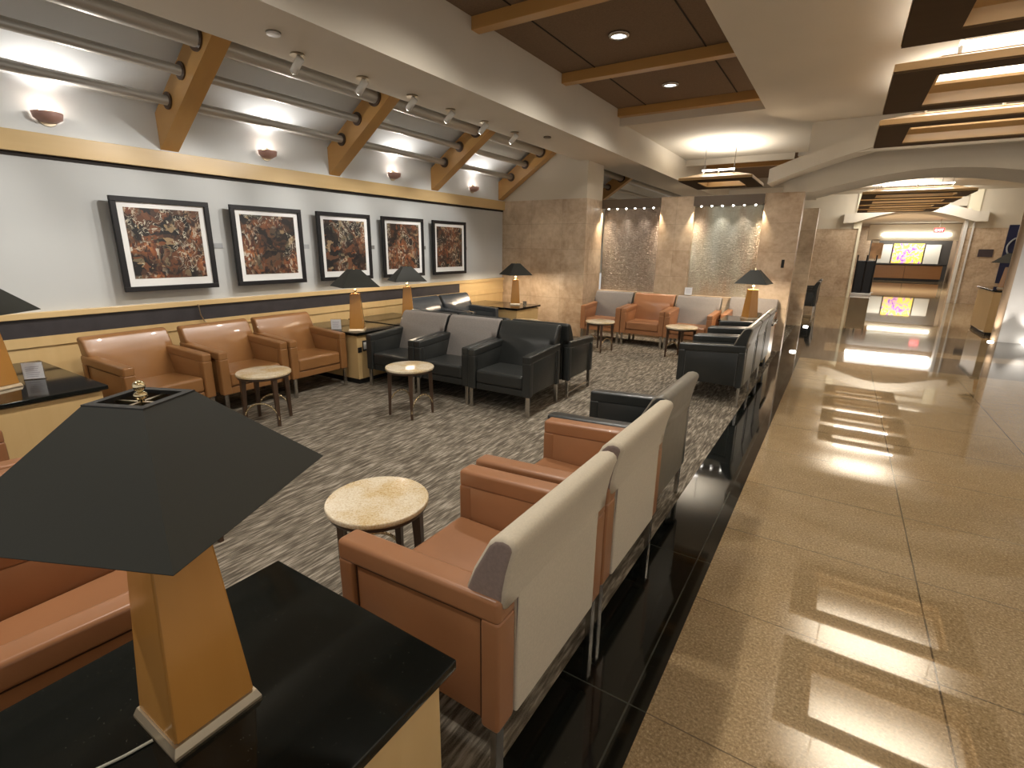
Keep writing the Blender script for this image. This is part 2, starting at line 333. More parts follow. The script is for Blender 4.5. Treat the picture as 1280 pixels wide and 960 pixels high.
# end wall with the opening
def endw(b, z0, z1):
    box(b, XW-.2, .33, YF, YF+.3, z0, z1); box(b, 3.02, 6.2, YF, YF+.3, z0, z1)
struct('wall_end', lambda b: endw(b, 0, 2.32), TRAV)
struct('wall_end_upper', lambda b: (endw(b, 2.32, 3.9), box(b, .33, 3.02, YF, YF+.3, 3.3, 3.9)), CREAM2)
struct('wall_passage_left', lambda b: box(b, .1, .34, YF+.3, 37.5, 0, 3.3), mat('dark_passage_panel', (.34, .25, .17), .3))
struct('wall_passage_right', lambda b: box(b, 4.95, 5.1, YF+.3, 37.5, 0, 3.3), MATS['dark_passage_panel'])
struct('ceiling_passage', lambda b: box(b, .1, 5.8, YF+.3, 38, 3.0, 3.3), CREAM)
struct('wall_passage_end', lambda b: box(b, .1, 5.8, 37.5, 37.8, 0, 3.0), mat('charcoal_wall', (.05, .048, .045), .5))
struct('wall_passage_end_left', lambda b: box(b, .34, 1.2, 37.2, 37.5, 0, 3.0), TRAV)
struct('door_1', lambda b: (box(b, 3.02, 3.10, YF-.06, YF-.01, 0, 2.9), box(b, 3.22, 3.26, YF-.06, YF-.01, 0, 2.5)), WHITEM)
struct('trim_7', lambda b: (box(b, .12, .345, YF-.05, YF-.004, 2.32, 3.45), box(b, .27, .345, YF-.05, YF-.004, 0, 2.32), box(b, 3.01, 3.3, YF-.04, YF-.004, 2.5, 3.45)), mat('bright_cream_jamb', (.85, .80, .62), .6))

# ================================================================ CEILING THINGS
# ribs with their pipes
def rib_parts(root):
    def body(b):
        z = lambda x, o: 2.385+o+SL*(x-XW)
        prism(b, [(XW+.003, z(XW, 0)), (-3.985, z(-3.985, 0)), (-3.985, z(-3.985, .31)), (XW+.003, z(XW, .31))], 0, .155, 'y')
    obj('rib_beam', body, HONEY, root, key='rib_beam')
    for (x, zc, r) in ((-4.65, 3.14, .075), (-4.95, 2.95, .047), (-5.24, 2.76, .047)):
        def collar(b, x=x, zc=zc, r=r): cyl(b, (x, -.014, zc), (x, .169, zc), r+.024, seg=28)
        obj('collar', collar, DWOOD, root, key='collar_%.2f' % x)
RIBW = ['nearest rib with the widest face above the first picture', 'second rib, above the gap between third and fourth pictures', 'third rib, above the right end of the fifth picture', 'last rib, at the travertine column', 'rib beyond the column, seen over the first water panel']
rr = thing('ceiling_rib', 'slanted maple ceiling rib, '+RIBW[0], 'beam', (0, 2.5, 0), group='slanted ribs above the picture wall'); rib_parts(rr)
RL = ['slanted maple rib above the space between second and third pictures' , 'slanted maple rib rising above the fifth picture', 'slanted maple rib touching the travertine column', 'slanted maple rib beyond the column, seen over the first water panel', 'slanted maple rib hidden deep beyond the water wall']
for y, l in zip((4.38, 6.26, 8.1, 11.9), RL): dup(rr, l, (0, y, 0))
rr['label'] = 'widest slanted maple rib, above the first picture'
for (x, z, r, l) in ((-4.65, 3.14, .070, 'thickest grey pipe, topmost, running through the ribs beside the soffit'), (-4.95, 2.95, .040, 'middle thin grey pipe running through the ribs'), (-5.24, 2.76, .040, 'lowest thin grey pipe through the ribs, just above the wall lights')):
    tag(obj('ceiling_pipe', lambda b: cyl(b, (x, YN, z), (x, 16.9, z), r, seg=20), PIPE, smooth=True, wn=False), l, 'pipe', 'pipes through the ceiling ribs')
# coffer cross beams
cbl = ['honey wood beam across the brown coffer, nearest and cut by the top edge', 'middle honey wood beam across the brown coffer, between the downlights', 'last honey wood beam at the far end of the brown coffer']
def cb(b): box(b, -3.2, -1.12, -.06, .06, 3.47, 3.58, .004)
b0 = None
for y, l in zip((4.30, 6.10, 7.93), cbl):
    tag(obj('coffer_beam', cb, HONEY, loc=(0, y, 0), key='coffer_beam'), l, 'beam', 'beams across the brown coffer')
for y, l in ((2.4, 'honey wood beam of the coffer overhead, before the downlights'), (13.9, 'honey wood beam of the far coffer beyond the water wall')):
    tag(obj('coffer_beam', cb, HONEY, loc=(0, y, 0), key='coffer_beam'), l, 'beam', 'beams across the brown coffer')
# downlights in the coffer
def downlight(y, l, e=K_DOWN, x=-2.19, z=3.58):
    t = thing('downlight', l, 'ceiling light', (x, y, z), group='recessed downlights in the coffer')
    def ring(b):
        pr = [(.075, -.001), (.105, -.001), (.105, -.018), (.078, -.03)]
        rev(b, pr, 24)
    obj('trim_ring', ring, STEEL, t, smooth=True, key='dl_ring', wn=False); obj('lens', lambda b: cyl(b, (0, 0, -.012), (0, 0, -.006), .074, seg=24), CAN, t, key='dl_lens')
    light('SPOT', 'downlight_glow', (x, y, z-.04), e, NEUT, .07, (x, y, 0), 150, .8)
def rev(b, pr, seg):
    rings = [[b.verts.new((r*math.cos(2*PI*k/seg), r*math.sin(2*PI*k/seg), z)) for k in range(seg)] for r, z in pr]; n = len(pr)
    for i in range(n):
        A, B = rings[i], rings[(i+1) % n]
        for k in range(seg): b.faces.new((A[k], A[(k+1) % seg], B[(k+1) % seg], B[k]))
    bmesh.ops.recalc_face_normals(b, faces=b.faces[:])
downlight(5.3, 'bright recessed downlight between the nearest and middle coffer beams'); downlight(7.08, 'bright recessed downlight between the middle and last coffer beams')
for y, l in ((3.4, 'recessed downlight overhead before the nearest coffer beam'), (1.5, 'recessed downlight above the round tables near the camera'), (-.4, 'recessed downlight above the near end table')): downlight(y, l)
downlight(12.8, 'tiny recessed downlight in the far coffer beyond the water wall')
for x, y in ((4.4, 10.8), (4.4, 14.6), (4.2, 17)): light('SPOT', 'right_bay_downlight', (x, y, 3.2), 120, NEUT, .08, (x, y, 0), 130, .7)
# picture spotlights on the soffit
def spot(y, l, ty):
    t = thing('track_spotlight', l, 'spotlight', (-3.78, y, 2.965), group='adjustable spotlights under the soffit')
    obj('canopy', lambda b: cyl(b, (0, 0, -.014), (0, 0, -.001), .058, .05, seg=24), CHAMP, t, key='sp_canopy', smooth=True)
    obj('stem', lambda b: (cyl(b, (0, 0, -.05), (0, 0, -.012), .009), box(b, -.022, .022, -.004, .004, -.062, -.045)), STEEL, t, key='sp_stem')
    hd = obj('lamp_head', lambda b: (cyl(b, (.035, 0, -.035), (-.065, 0, -.115), .030, .030, seg=18)), WHITEM, t, key='sp_head', smooth=True)
    obj('lens', lambda b: cyl(b, (-.064, 0, -.1145), (-.068, 0, -.1175), .022, seg=14), DOT, t, key='sp_lens')
    light('SPOT', 'picture_spot', (-3.87, y, 2.83), K_SPOT, (1, .96, .90), .02, (XW, ty, 1.45), 62, .7)
SPL = ['soffit spotlight nearest the camera, above the second picture', 'second soffit spotlight from the left, just before the second rib', 'third soffit spotlight from the left, just past the second rib', 'fourth soffit spotlight from the left, above the fourth picture', 'fifth soffit spotlight from the left, at the third rib', 'rightmost soffit spotlight, past the third rib']
for y, l, ty in zip((2.79, 3.43, 4.05, 4.63, 5.25, 5.91), SPL, (1.3, 2.2, 3.1, 4.2, 5.2, 6.3)): spot(y, l, ty)
light('SPOT', 'picture_spot', (-3.87, .9, 2.83), K_SPOT, (1, .96, .90), .02, (XW, .6, 1.45), 70, .7)  # extra spot with no fitting, added to light the wall's near end
tag(obj('smoke_detector', lambda b: cyl(b, (-3.56, 2.45, 2.945), (-3.56, 2.45, 2.964), .045, .05, seg=22), WHITEM, smooth=True), 'small white round disc under the soffit left of the spotlights', 'smoke detector')
tag(obj('smoke_detector', lambda b: cyl(b, (-3.54, 6.34, 2.952), (-3.54, 6.34, 2.964), .05, .05, seg=22), TAUPE), 'small flat dark disc under the soffit right of the spotlights', 'smoke detector')
# wall sconces
def sconce(y, l):
    t = thing('wall_sconce', l, 'wall light', (XW+.006, y, 2.50), group='uplight sconces above the maple fascia')
    def plate(b):
        g = bmesh.ops.create_cone(b, cap_ends=True, segments=26, radius1=.07, radius2=.065, depth=.012)
        bmesh.ops.transform(b, matrix=Matrix.Translation((.006, 0, 0)) @ Matrix.Rotation(PI/2, 4, 'Y'), verts=g['verts'])
    obj('wall_plate', plate, CHAMP, t, key='sc_plate', smooth=True)
    def cup(b):
        n = 14; R = [[b.verts.new((.012+r*math.sin(PI*k/n), -.10*math.cos(PI*k/n)*(r/.12), z)) for k in range(n+1)] for r, z in ((.115, .03), (.105, -.012), (.06, -.035), (.0, -.04))]
        for i in range(3):
            for k in range(n): b.faces.new((R[i][k], R[i][k+1], R[i+1][k+1], R[i+1][k]))
        bmesh.ops.remove_doubles(b, verts=b.verts, dist=1e-4)
    c = obj('bowl', cup, PINKG, t, key='sc_cup', smooth=True, wn=False); sm = c.modifiers.new('s', 'SOLIDIFY'); sm.thickness = .006
    light('POINT', 'sconce_glow', (XW+.105, y, 2.56), K_SCONCE*.5, (1, .84, .70), .03)
    light('SPOT', 'sconce_beam', (XW+.13, y, 2.565), K_SCONCE*4.5, (1, .95, .90), .02, (XW+.62, y, 3.5), 150, .6)
for y, l in zip((1.70, 3.56, 5.45, 7.30), ('pink glass uplight left of the widest rib', 'pink glass uplight between the widest and second ribs', 'pink glass uplight between the second and third ribs', 'pink glass uplight between the third rib and the column')): sconce(y, l)

# louvred hanging fixtures over the corridor
def fixture(x0, x1, y0, y1, z, name, l, grp, tubes=True, e=1, zc=3.285, sp=120):
    t = thing(name, l, 'hanging light', ((x0+x1)/2, (y0+y1)/2, z), group=grp); W = (x1-x0)/2; D = (y1-y0)/2; bw, bd = .25, .17 if D < .7 else .3
    key = 'fx_%.2f_%.2f' % (W, D); hh = .13; iw, idp = W-.30, max(D-.28, .2)
    def hip(b):      # outer boards leaning inwards
        A = [(-W, -D), (W, -D), (W, D), (-W, D)]; B = [(-iw, -idp), (iw, -idp), (iw, idp), (-iw, idp)]
        v0 = [b.verts.new((x, y, 0)) for x, y in A]; v1 = [b.verts.new((x, y, .045)) for x, y in A]; v2 = [b.verts.new((x, y, hh)) for x, y in B]
        v3 = [b.verts.new((x, y, hh-.02)) for x, y in B]; v4 = [b.verts.new((x*.985, y*.985, .03)) for x, y in A]
        for i in range(4):
            j = (i+1) % 4; b.faces.new((v0[i], v0[j], v1[j], v1[i])); b.faces.new((v1[i], v1[j], v2[j], v2[i])); b.faces.new((v2[i], v2[j], v3[j], v3[i])); b.faces.new((v3[i], v3[j], v4[j], v4[i])); b.faces.new((v4[i], v4[j], v0[j], v0[i]))
        bmesh.ops.recalc_face_normals(b, faces=b.faces[:])
    obj('sloped_boards', hip, LOUVRE, t, key=key+'hip')
    def ring(b):
        a = .012
        box(b, -W+.004, -W+bw, -D+.004, D-.004, -a, 0); box(b, W-bw, W-.004, -D+.004, D-.004, -a, 0)
        box(b, -W+bw, W-bw, -D+.004, -D+bd, -a, 0); box(b, -W+bw, W-bw, D-bd, D-.004, -a, 0)
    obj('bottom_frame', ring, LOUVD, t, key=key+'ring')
    def inner(b):
        box(b, -W+bw, W-bw, -D+bd-.012, -D+bd, 0, .10); box(b, -W+bw, W-bw, D-bd, D-bd+.012, 0, .10)
        box(b, -W+bw-.012, -W+bw, -D+bd, D-bd, 0, .10); box(b, W-bw, W-bw+.012, -D+bd, D-bd, 0, .10)
    obj('inner_lip', inner, LOUVRE, t, key=key+'lip')
    for sx in (-1, 1): obj('hanger_rod', lambda b: cyl(b, (sx*(iw-.06), -idp+.03, hh-.01), (sx*(iw-.06), -idp+.03, zc-z), .006, seg=8), STEEL, t)
    if tubes:
        for sx, nm in ((-1, 'a'), (1, 'b')):
            def tb(b, sx=sx): cyl(b, (sx*.02, -idp-.03, hh+.05), (sx*(iw-.04), -idp-.03, hh+.05), .014, seg=10)
            obj('fluorescent_tube', tb, GLOW, t, key=key+'tube'+nm)
        for x in (-iw+.05, 0, iw-.05): obj('tube_bracket', lambda b: box(b, -.008, .008, -idp-.04, -idp+.02, hh-.02, hh+.07), WHITEM, t, loc=(x, 0, 0), key=key+'br')
    fu = light('AREA', 'fixture_uplight', ((x0+x1)/2, (y0+y1)/2, z+.17), 21*e, NEUT, (x1-x0)*.66, ((x0+x1)/2, (y0+y1)/2, 5), size_y=(y1-y0)*.85); fu.data.spread = math.radians(sp)
    return t
fy = [(-.68, .55), (1.06, 2.29), (2.80, 4.03), (4.54, 5.77), (6.28, 7.51)]
fl_l = ['louvred wooden light frame hanging overhead behind the camera', 'louvred wooden light frame hanging overhead, nearest the camera', 'dark underside of wooden light frame cut by the top right corner', 'wooden light frame in the upper right, white tube just above its near edge', 'lowest of the three wooden light frames in the upper right']
for k, ((a, b_), l) in enumerate(zip(fy, fl_l)): fixture(.09, 1.90, a, b_, 2.71, 'louvre_light', l, 'wooden light frames over the near corridor', tubes=k > 2, e=.62 if k < 3 else .9)
for k, (a, l) in enumerate(zip((13.3, 14.9, 16.5, 18.1), ('nearest and topmost wooden light frame of the stack far down the corridor', 'second wooden light frame of the stack far down the corridor', 'third wooden light frame of the stack far down the corridor', 'farthest, lowest wooden light frame of the stack far down the corridor'))):
    fixture(.12, 1.95, a, a+1.15, 2.71, 'louvre_light', l, 'wooden light frames over the far corridor', zc=3.455)
fixture(-2.72, -1.50, 9.75, 11.2, 2.74, 'louvre_light', 'square wooden pendant light hanging beyond the water wall', 'pendant beyond the water wall', e=.9, zc=3.425, sp=160)

# ================================================================ WATER WALL FITTINGS
for x0, x1, l, lp in ((-3.8, -2.75, 'left', 'left rippling water panel, darker and browner, beside the travertine column'), (-2.2, -1.15, 'right', 'right rippling water panel, paler and greener, behind the right lamp')):
    tag(obj('water_panel', lambda b: box(b, x0, x1, YW+.09, YW+.13, .80, 2.235), WATER[0 if l == 'left' else 1]), lp, 'water feature')
    t = thing('light_box', l+'hand brown metal light box above the '+l+' water panel', 'light box', ((x0+x1)/2, YW, 2.23), group='metal light boxes over the water panels')
    hw = (x1-x0)/2
    obj('housing', lambda b: box(b, -hw, hw, -.05, .2, .01, .16, .004), TAUPE, t)
    for k in range(6):
        x = -hw+.12+k*(2*hw-.24)/5
        obj('spot_lens', lambda b: sphere(b, (0, 0, 0), .014), DOT, t, loc=(x, -.02, .003), key='wlens')
        if k % 2 == 0: light('SPOT', 'water_spot', ((x0+x1)/2+x, YW-.02, 2.215), K_WATER, NEUT, .015, ((x0+x1)/2+x, YW+.05, 0), 75, .9)
    for sx in (-1, 1):   # warm graze on the stone jambs
        light('SPOT', 'jamb_spot', ((x0+x1)/2+sx*(hw-.03), YW-.03, 2.2), K_WATER*5, WARM, .015, ((x0+x1)/2+sx*(hw+.02), YW-.01, .6), 65, 1)

light('SPOT', 'column_graze', (-3.68, YW-.12, 2.2), 26, WARM, .015, (-3.80, 8.62, .5), 60, .9)  # extra spot without a fitting, added to brighten the column's side
# floor markers
for k, (x, y) in enumerate(((-.46, 9.03), (-.46, 12.3), (2.48, 12.3), (2.95, 12.3))):
    t = tag(obj('floor_light', lambda b: cyl(b, (x, y, 0), (x, y, .02), .045, .04, seg=18), DOT, smooth=True), ('small glowing disc on the floor at the base of the right water wall pilaster', 'small glowing disc on the floor at the second left partition', 'small glowing disc on the floor left of the white pier edge', 'small glowing disc on the floor in front of the white pier')[k], 'floor light')
    light('SPOT', 'floor_graze', (x, y-.06, .06), 14 if k < 2 else 22, WARM if k < 2 else NEUT, .02, (x, y+.12, 2.4), 70, .9)

# ================================================================ PICTURES
for k in range(5):
    y0 = 1.98+1.045*k; yc = y0+.415
    lab = ['largest-looking framed abstract at the left end of the row, orange patches across its top', 'second framed abstract from the left, dark with an orange curve at right', 'third framed abstract from the left, centre of the row of five', 'fourth framed abstract from the left, pale vertical shape near its centre', 'framed abstract at the right end of the row, nearest the travertine column'][k]
    t = thing('framed_picture', lab, 'picture', (XW+.075, yc, 1.525), group='framed abstracts on the grey wall')
    def fr(b):
        h = .415; w_ = .045
        box(b, 0, .035, -h, h, h-w_, h, .003); box(b, 0, .035, -h, h, -h, -h+w_, .003); box(b, 0, .035, -h, -h+w_, -h+w_, h-w_, .003); box(b, 0, .035, h-w_, h, -h+w_, h-w_, .003)
        box(b, -.073, .0, -h+.08, h-.08, -h+.08, h-.08)
    obj('frame', fr, FRAME, t, key='picture_frame')
    obj('mount', lambda b: box(b, .004, .016, -.372, .372, -.372, .372), MAT_W, t, key='mount')
    obj('painting', lambda b: box(b, .012, .019, -.318, .318, -.300, .325), m_art(k+1, (.85, .6, .5, .55, .4)[k]), t)
    tag(obj('placard', lambda b: box(b, XW+.001, XW+.006, yc+.475, yc+.56, 1.50, 1.55), PLAQ if k < 2 else mat('grey_placard_dark', (.2, .19, .18), .5)), ['pale grey placard between the first and second pictures', 'pale grey placard between the second and third pictures', 'grey placard between the third and fourth pictures', 'grey placard between the fourth and fifth pictures', 'grey placard right of the last picture'][k], 'placard', 'placards beside the pictures')
tag(obj('wall_hook', lambda b: tube(b, [(XW+.06, 2.60, .95), (XW+.055, 2.61, .84), (XW+.05, 2.64, .77), (XW+.05, 2.66, .76)], .006), CHAMP), 'short metal hook hanging over the charcoal rail between first two wall chairs', 'hook')

# ================================================================ ARMCHAIRS
BP = [(.3305, .605), (.3345, .66), (.344, .715), (.356, .762), (.364, .790), (.361, .806), (.347, .817), (.325, .820), (.298, .812), (.276, .790), (.228, .70), (.190, .60)]
LOW = [(.118, .40), (.118, .24), (.318, .225)]
def chair(label, x, y, rz, arm, seat, front, gusset, rear, grp, sx=1, sz=1, bar=False, bz=1):
    key = 'ch_%s' % arm.name; t = thing('armchair', label, 'armchair', (x, y, 0), math.radians(rz), grp); t.scale = (sx, 1, sz)
    H = .35
    def rise(b):
        for v in b.verts: v.co.z += .035*(v.co.y+.325)/.65*max(0, min(1, (v.co.z-.2)/.3))
    for s, nm in ((-1, 'l'), (1, 'r')):
        def armf(b, s=s):
            xo = s*H; xi = s*(H-.085); a, c = min(xo, xi), max(xo, xi)
            box(b, a, c, -.325, .325, .525, .602, .016, 3)
            box(b, a, c, -.325, -.255, .20, .535, .012, 2); box(b, a, c, .262, .325, .20, .535, .012, 2)
            box(b, a if s > 0 else a+.015, c if s < 0 else c-.015, -.26, .27, .215, .53)
            rise(b)
        ar = obj('armrest', armf, arm, t, key=key+'arm'+nm, smooth=True)
        def pip(b, s=s):
            x_ = s*(H-.0135); pts = [(x_, -.25, .215), (x_, -.25, .521), (x_, .257, .521), (x_, .257, .215)]; tube(b, pts, .0025, 6); rise(b)
        obj('groove_strip', pip, mat('grey_groove', (.16, .16, .155), .35, .4) if arm is BLACKL else mat('dark_seam', (.05, .02, .01), .5), ar, key=key+'pip'+nm)
        for sy in (-1, 1):
            obj('leg', lambda b: box(b, -.018, .018, -.012, .012, 0, .202, .002, 1), STEEL, t, loc=(s*(H-.032), sy*.300, 0), key='ch_leg')
    if bar: obj('side_stretcher', lambda b: box(b, -.006, .006, -.295, .295, .045, .06), STEEL, t, loc=(-(H-.032), 0, 0), key='ch_str')
    def seatf(b):
        box(b, -H+.087, H-.087, -.315, .13, .262, .398, .028, 4)
        for v in b.verts:
            if v.co.z > .36: v.co.z += .014*math.cos(v.co.x/.27*PI/2)*max(0, math.cos((v.co.y+.09)/.26*PI/2))-.02*max(0, (v.co.y+.1))
    obj('seat_cushion', seatf, seat, t, key='ch_seat_'+seat.name, smooth=True)
    obj('seat_apron', lambda b: box(b, -H+.086, H-.086, -.300, .26, .195, .262, .008), arm, t, key=key+'apr', smooth=True)
    def back(b):
        n = len(BP); XS = (-H+.012, -H+.0865, H-.0865, H-.012)
        up = [[b.verts.new((x, p[0], p[1])) for p in BP] for x in XS]
        lo = {k: [b.verts.new((XS[k], p[0], p[1])) for p in LOW] for k in (1, 2)}
        def F(vs_, m):
            f = b.faces.new(vs_); f.material_index = m; return f
        for k in range(3):
            for i in range(n-1): F((up[k][i], up[k+1][i], up[k+1][i+1], up[k][i+1]), 2 if i < 5 else 0)
        for k in (0, 2): F((up[k][0], up[k][-1], up[k+1][-1], up[k+1][0]), 1)
        caps = [F(up[0][::-1], 1), F(up[3], 1)]
        A, B = [up[1][-1]]+lo[1]+[up[1][0]], [up[2][-1]]+lo[2]+[up[2][0]]
        for i in range(4): F((A[i], B[i], B[i+1], A[i+1]), (0, 0, 0, 2)[i])
        F([A[0]]+A[1:][::1], 1) if False else None
        F(A, 1); F(B[::-1], 1)
        bmesh.ops.recalc_face_normals(b, faces=b.faces[:])
        es = [e for c in caps for e in c.edges]
        bmesh.ops.bevel(b, geom=es, offset=.020, segments=3, affect='EDGES', profile=.5, material=-1)
    br = obj('backrest', back, [front, gusset, rear], t, key='ch_back_%s_%s_%s' % (front.name, gusset.name, rear.name), smooth=True)
    br.scale.z = bz
    obj('back_panel', lambda b: box(b, -.264, .264, .30, .331, .205, .655, .008, 3), rear, t, key='ch_bp_'+rear.name, smooth=True)
    return t
g1 = 'cognac armchairs against the picture wall'
chair('cognac leather armchair against the wall under the first picture, beside the left end table', -4.92, 1.87, 95, TAN2, TAN2, TAN2, TAN2, TAN2, g1, bz=.96)
chair('cognac leather armchair against the wall, middle of three, round table before it', -4.91, 2.62, 92, TAN2, TAN2, TAN2, TAN2, TAN2, g1, bz=.96)
chair('cognac leather armchair against the wall beside the outlet table, rightmost of three', -4.90, 3.34, 90, TAN2, TAN2, TAN2, TAN2, TAN2, g1, bz=.965)
g2 = 'black armchairs set back to back in mid room'
t3 = chair('black armchair without grey fabric, nearest corner of the back-to-back group', -2.615, 4.15, 2, BLACKL, BLACKL, BLACKL, BLACKL, BLACKL, g2, 1, .98, True)
chair('black armchair with grey fabric back, between its two neighbours in the front row', -3.325, 4.15, 2, BLACKL, BLACKL, GREYF, BLACKL, BLACKL, g2, 1, .98, True)
chair('black armchair with grey fabric back, left end of the row beside the outlet table', -4.025, 4.12, 2, BLACKL, BLACKL, GREYF, BLACKL, BLACKL, g2, 1, .98, True)
chair('black armchair facing away, its side showing behind the all-black front armchair', -2.60, 4.93, 182, BLACKL, BLACKL, BLACKL, BLACKL, BLACKL, g2, 1, .98, True)
chair('black armchair facing away, hidden behind the middle front armchair', -3.32, 4.905, 182, BLACKL, BLACKL, BLACKL, BLACKL, BLACKL, g2, 1, .98, True)
chair('black armchair facing away, hidden behind the left front armchair', -4.04, 4.88, 182, BLACKL, BLACKL, BLACKL, BLACKL, BLACKL, g2, 1, .98, True)
g3 = 'slate armchairs against the picture wall'
chair('slate leather armchair against the wall with creased back, nearer of two', -4.88, 5.64, 90, BLUEL, BLUEL, BLUEL, BLUEL, BLUEL, g3)
chair('slate leather armchair against the wall beside the corner table, farther of two', -4.88, 6.37, 90, BLUEL, BLUEL, BLUEL, BLUEL, BLUEL, g3)
g4 = 'armchairs backing the black granite border'
chair('tan armchair with oatmeal back, nearest the camera beside the black table', -.945, 1.29, -90, TAN, TAN, CREAMF, MAUVE, CREAMF, g4, 1.05, 1.02)
chair('tan armchair with oatmeal back, second in the row along the granite border', -.955, 2.065, -90, TAN, TAN, CREAMF, MAUVE, CREAMF, g4, 1.05, 1.02)
chair('black armchair with olive back, third in the near row along the granite border', -1.0, 2.81, -90, BLACKL, BLACKL, OLIVE, BLACKL, OLIVE, g4, 1, 1.01)
g5 = 'black armchairs in the far row along the granite border'
for y, l in zip((5.70, 6.425, 7.15), ('black armchair at the near end of the far row by the granite border', 'black armchair in the middle of the far row by the granite border', 'black armchair at the far end of that row, beside the corner lamp table')):
    chair(l, -1.0, y, -90, BLACKL, BLACKL, OLIVE, BLACKL, OLIVE, g5)
g6 = 'armchairs in front of the water wall'
chair('tan armchair with grey fabric back, leftmost before the water wall beside the column', -3.33, 8.28, 0, TAN, TAN, GREYF, BLACKL, BLACKL, g6, 1.03)
chair('all-tan armchair before the water wall between two grey-backed ones', -2.60, 8.28, 0, TAN, TAN, TAN, BLACKL, BLACKL, g6, 1.03)
chair('tan armchair with grey fabric back before the right water panel', -1.87, 8.25, 0, TAN, TAN, GREYF, BLACKL, BLACKL, g6, 1.03)
chair('grey-backed armchair mostly hidden behind the right lamp table', -1.10, 8.54, 0, TAN, TAN, GREYF, BLACKL, BLACKL, g6, 1.03)
g7 = 'tan armchairs in the left foreground'
for x, l in zip((-1.81, -2.54, -3.27), ('tan armchair under the big lampshade, left of the near black table', 'tan armchair left of the big lampshade, its arm just peeking out', 'tan armchair at the left edge of the photo, near the left end table')):
    chair(l, x, .31, 180, TAN, TAN, TAN, TAN, TAN, g7)
chair('small black armchair far down the corridor, nearer of two by the partition', -.76, 15.2, -90, BLACKL, BLACKL, BLACKL, BLACKL, BLACKL, 'black armchairs beyond the second partition')
chair('small black armchair far down the corridor, farther of two by the partition', -.76, 16.3, -90, BLACKL, BLACKL, BLACKL, BLACKL, BLACKL, 'black armchairs beyond the second partition')
chair('tan armchair in the seating area at the far right edge', 4.15, 14.6, 90, TAN, TAN, TAN, TAN, TAN, 'armchair at the far right')

# ================================================================ TABLES
def end_table(label, x0, x1, y0, y1, outlet=None, h=.60):
    t = thing('end_table', label, 'end table', ((x0+x1)/2, (y0+y1)/2, 0)); W = (x1-x0)/2; D = (y1-y0)/2
    obj('granite_top', lambda b: box(b, -W, W, -D, D, h-.028, h, .004), GTOP, t, smooth=True)
    obj('body', lambda b: box(b, -W+.03, W-.03, -D+.03, D-.03, .06, h-.04, .004), MAPLE, t)
    obj('plinth', lambda b: box(b, -W+.05, W-.05, -D+.05, D-.05, 0, .06), BLACKM, t); obj('shadow_reveal', lambda b: box(b, -W+.045, W-.045, -D+.045, D-.045, h-.041, h-.027), BLACKM, t)
    if outlet:
        p = obj('outlet_plate', lambda b: box(b, W-.031, W-.024, -.235, -.165, .38, .50, .002), BLACKM, t); obj('socket', lambda b: (box(b, W-.025, W-.021, -.223, -.177, .40, .48)), WHITEM, p)
        obj('outlet_plate', lambda b: box(b, W-.031, W-.024, -.305, -.25, .37, .43, .002), BLACKM, t)
    return t
end_table('black granite topped maple end table in the foreground under the big lamp', -1.34, -.63, -.35, .76)
end_table('black topped maple end table at the left edge below the picture wall', -5.46, -4.12, .3, 1.3)
end_table('maple end table with black outlets between cognac and black armchairs', -5.46, -4.44, 3.72, 4.40, True)
end_table('black topped end table behind the back-to-back armchairs, under the second lamp', -5.46, -4.44, 4.46, 5.28)
end_table('black topped maple end table in the corner beside the travertine column', -5.46, -4.28, 6.84, 7.60)
end_table('black topped end table in the corner before the right water wall pilaster', -1.36, -.66, 7.53, 8.16)
end_table('tall maple cabinet table in the right background seating area', 2.50, 3.10, 13.2, 14.6, h=.88)

def round_table(label, x, y, rz=45, r=.225, h=.467):
    t = thing('round_table', label, 'side table', (x, y, 0), math.radians(rz), 'small round stone topped tables')
    obj('stone_top', lambda b: rev2(b, [(0, h), (r-.006, h), (r, h-.006), (r, h-.02), (r-.004, h-.026), (0, h-.026)], 40), STONE, t, key='rt_top', smooth=True, wn=True)
    obj('rim_band', lambda b: rev2(b, [(r-.03, h-.027), (r-.012, h-.027), (r-.012, h-.045), (r-.03, h-.045)], 40, closed=True), DWOOD, t, key='rt_rim', smooth=True)
    for k in range(4):
        a = PI/2*k
        def leg(b):
            for dx in (0,):
                frustumleg(b, h)
        obj('leg', leg, DWOOD, t, rz=a, key='rt_leg')
    for k in (1, 3):
        def arc(b, k=k):
            a0 = PI/2*k; a1 = a0+PI/2; p0 = Vector((.205*math.cos(a0), .205*math.sin(a0), .06)); p1 = Vector((.205*math.cos(a1), .205*math.sin(a1), .06)); pts = []
            for i in range(13):
                u = i/12; p = p0.lerp(p1, .5-.5*math.cos(PI*u)); pts.append((p.x, p.y, .06+.15*math.sin(PI*u)))
            tube(b, pts, .008, 8)
        obj('arched_brace', arc, BRASS, t, key='rt_arc%d' % k, smooth=True)
def frustumleg(b, h):
    A = [(.188, -.011), (.211, -.011), (.211, .011), (.188, .011)]; B = [(.165, -.02), (.205, -.02), (.205, .02), (.165, .02)]
    a = [b.verts.new((x, y, 0)) for x, y in A]; c = [b.verts.new((x, y, h-.03)) for x, y in B]
    for i in range(4): b.faces.new((a[i], a[(i+1) % 4], c[(i+1) % 4], c[i]))
    b.faces.new(a[::-1]); b.faces.new(c)
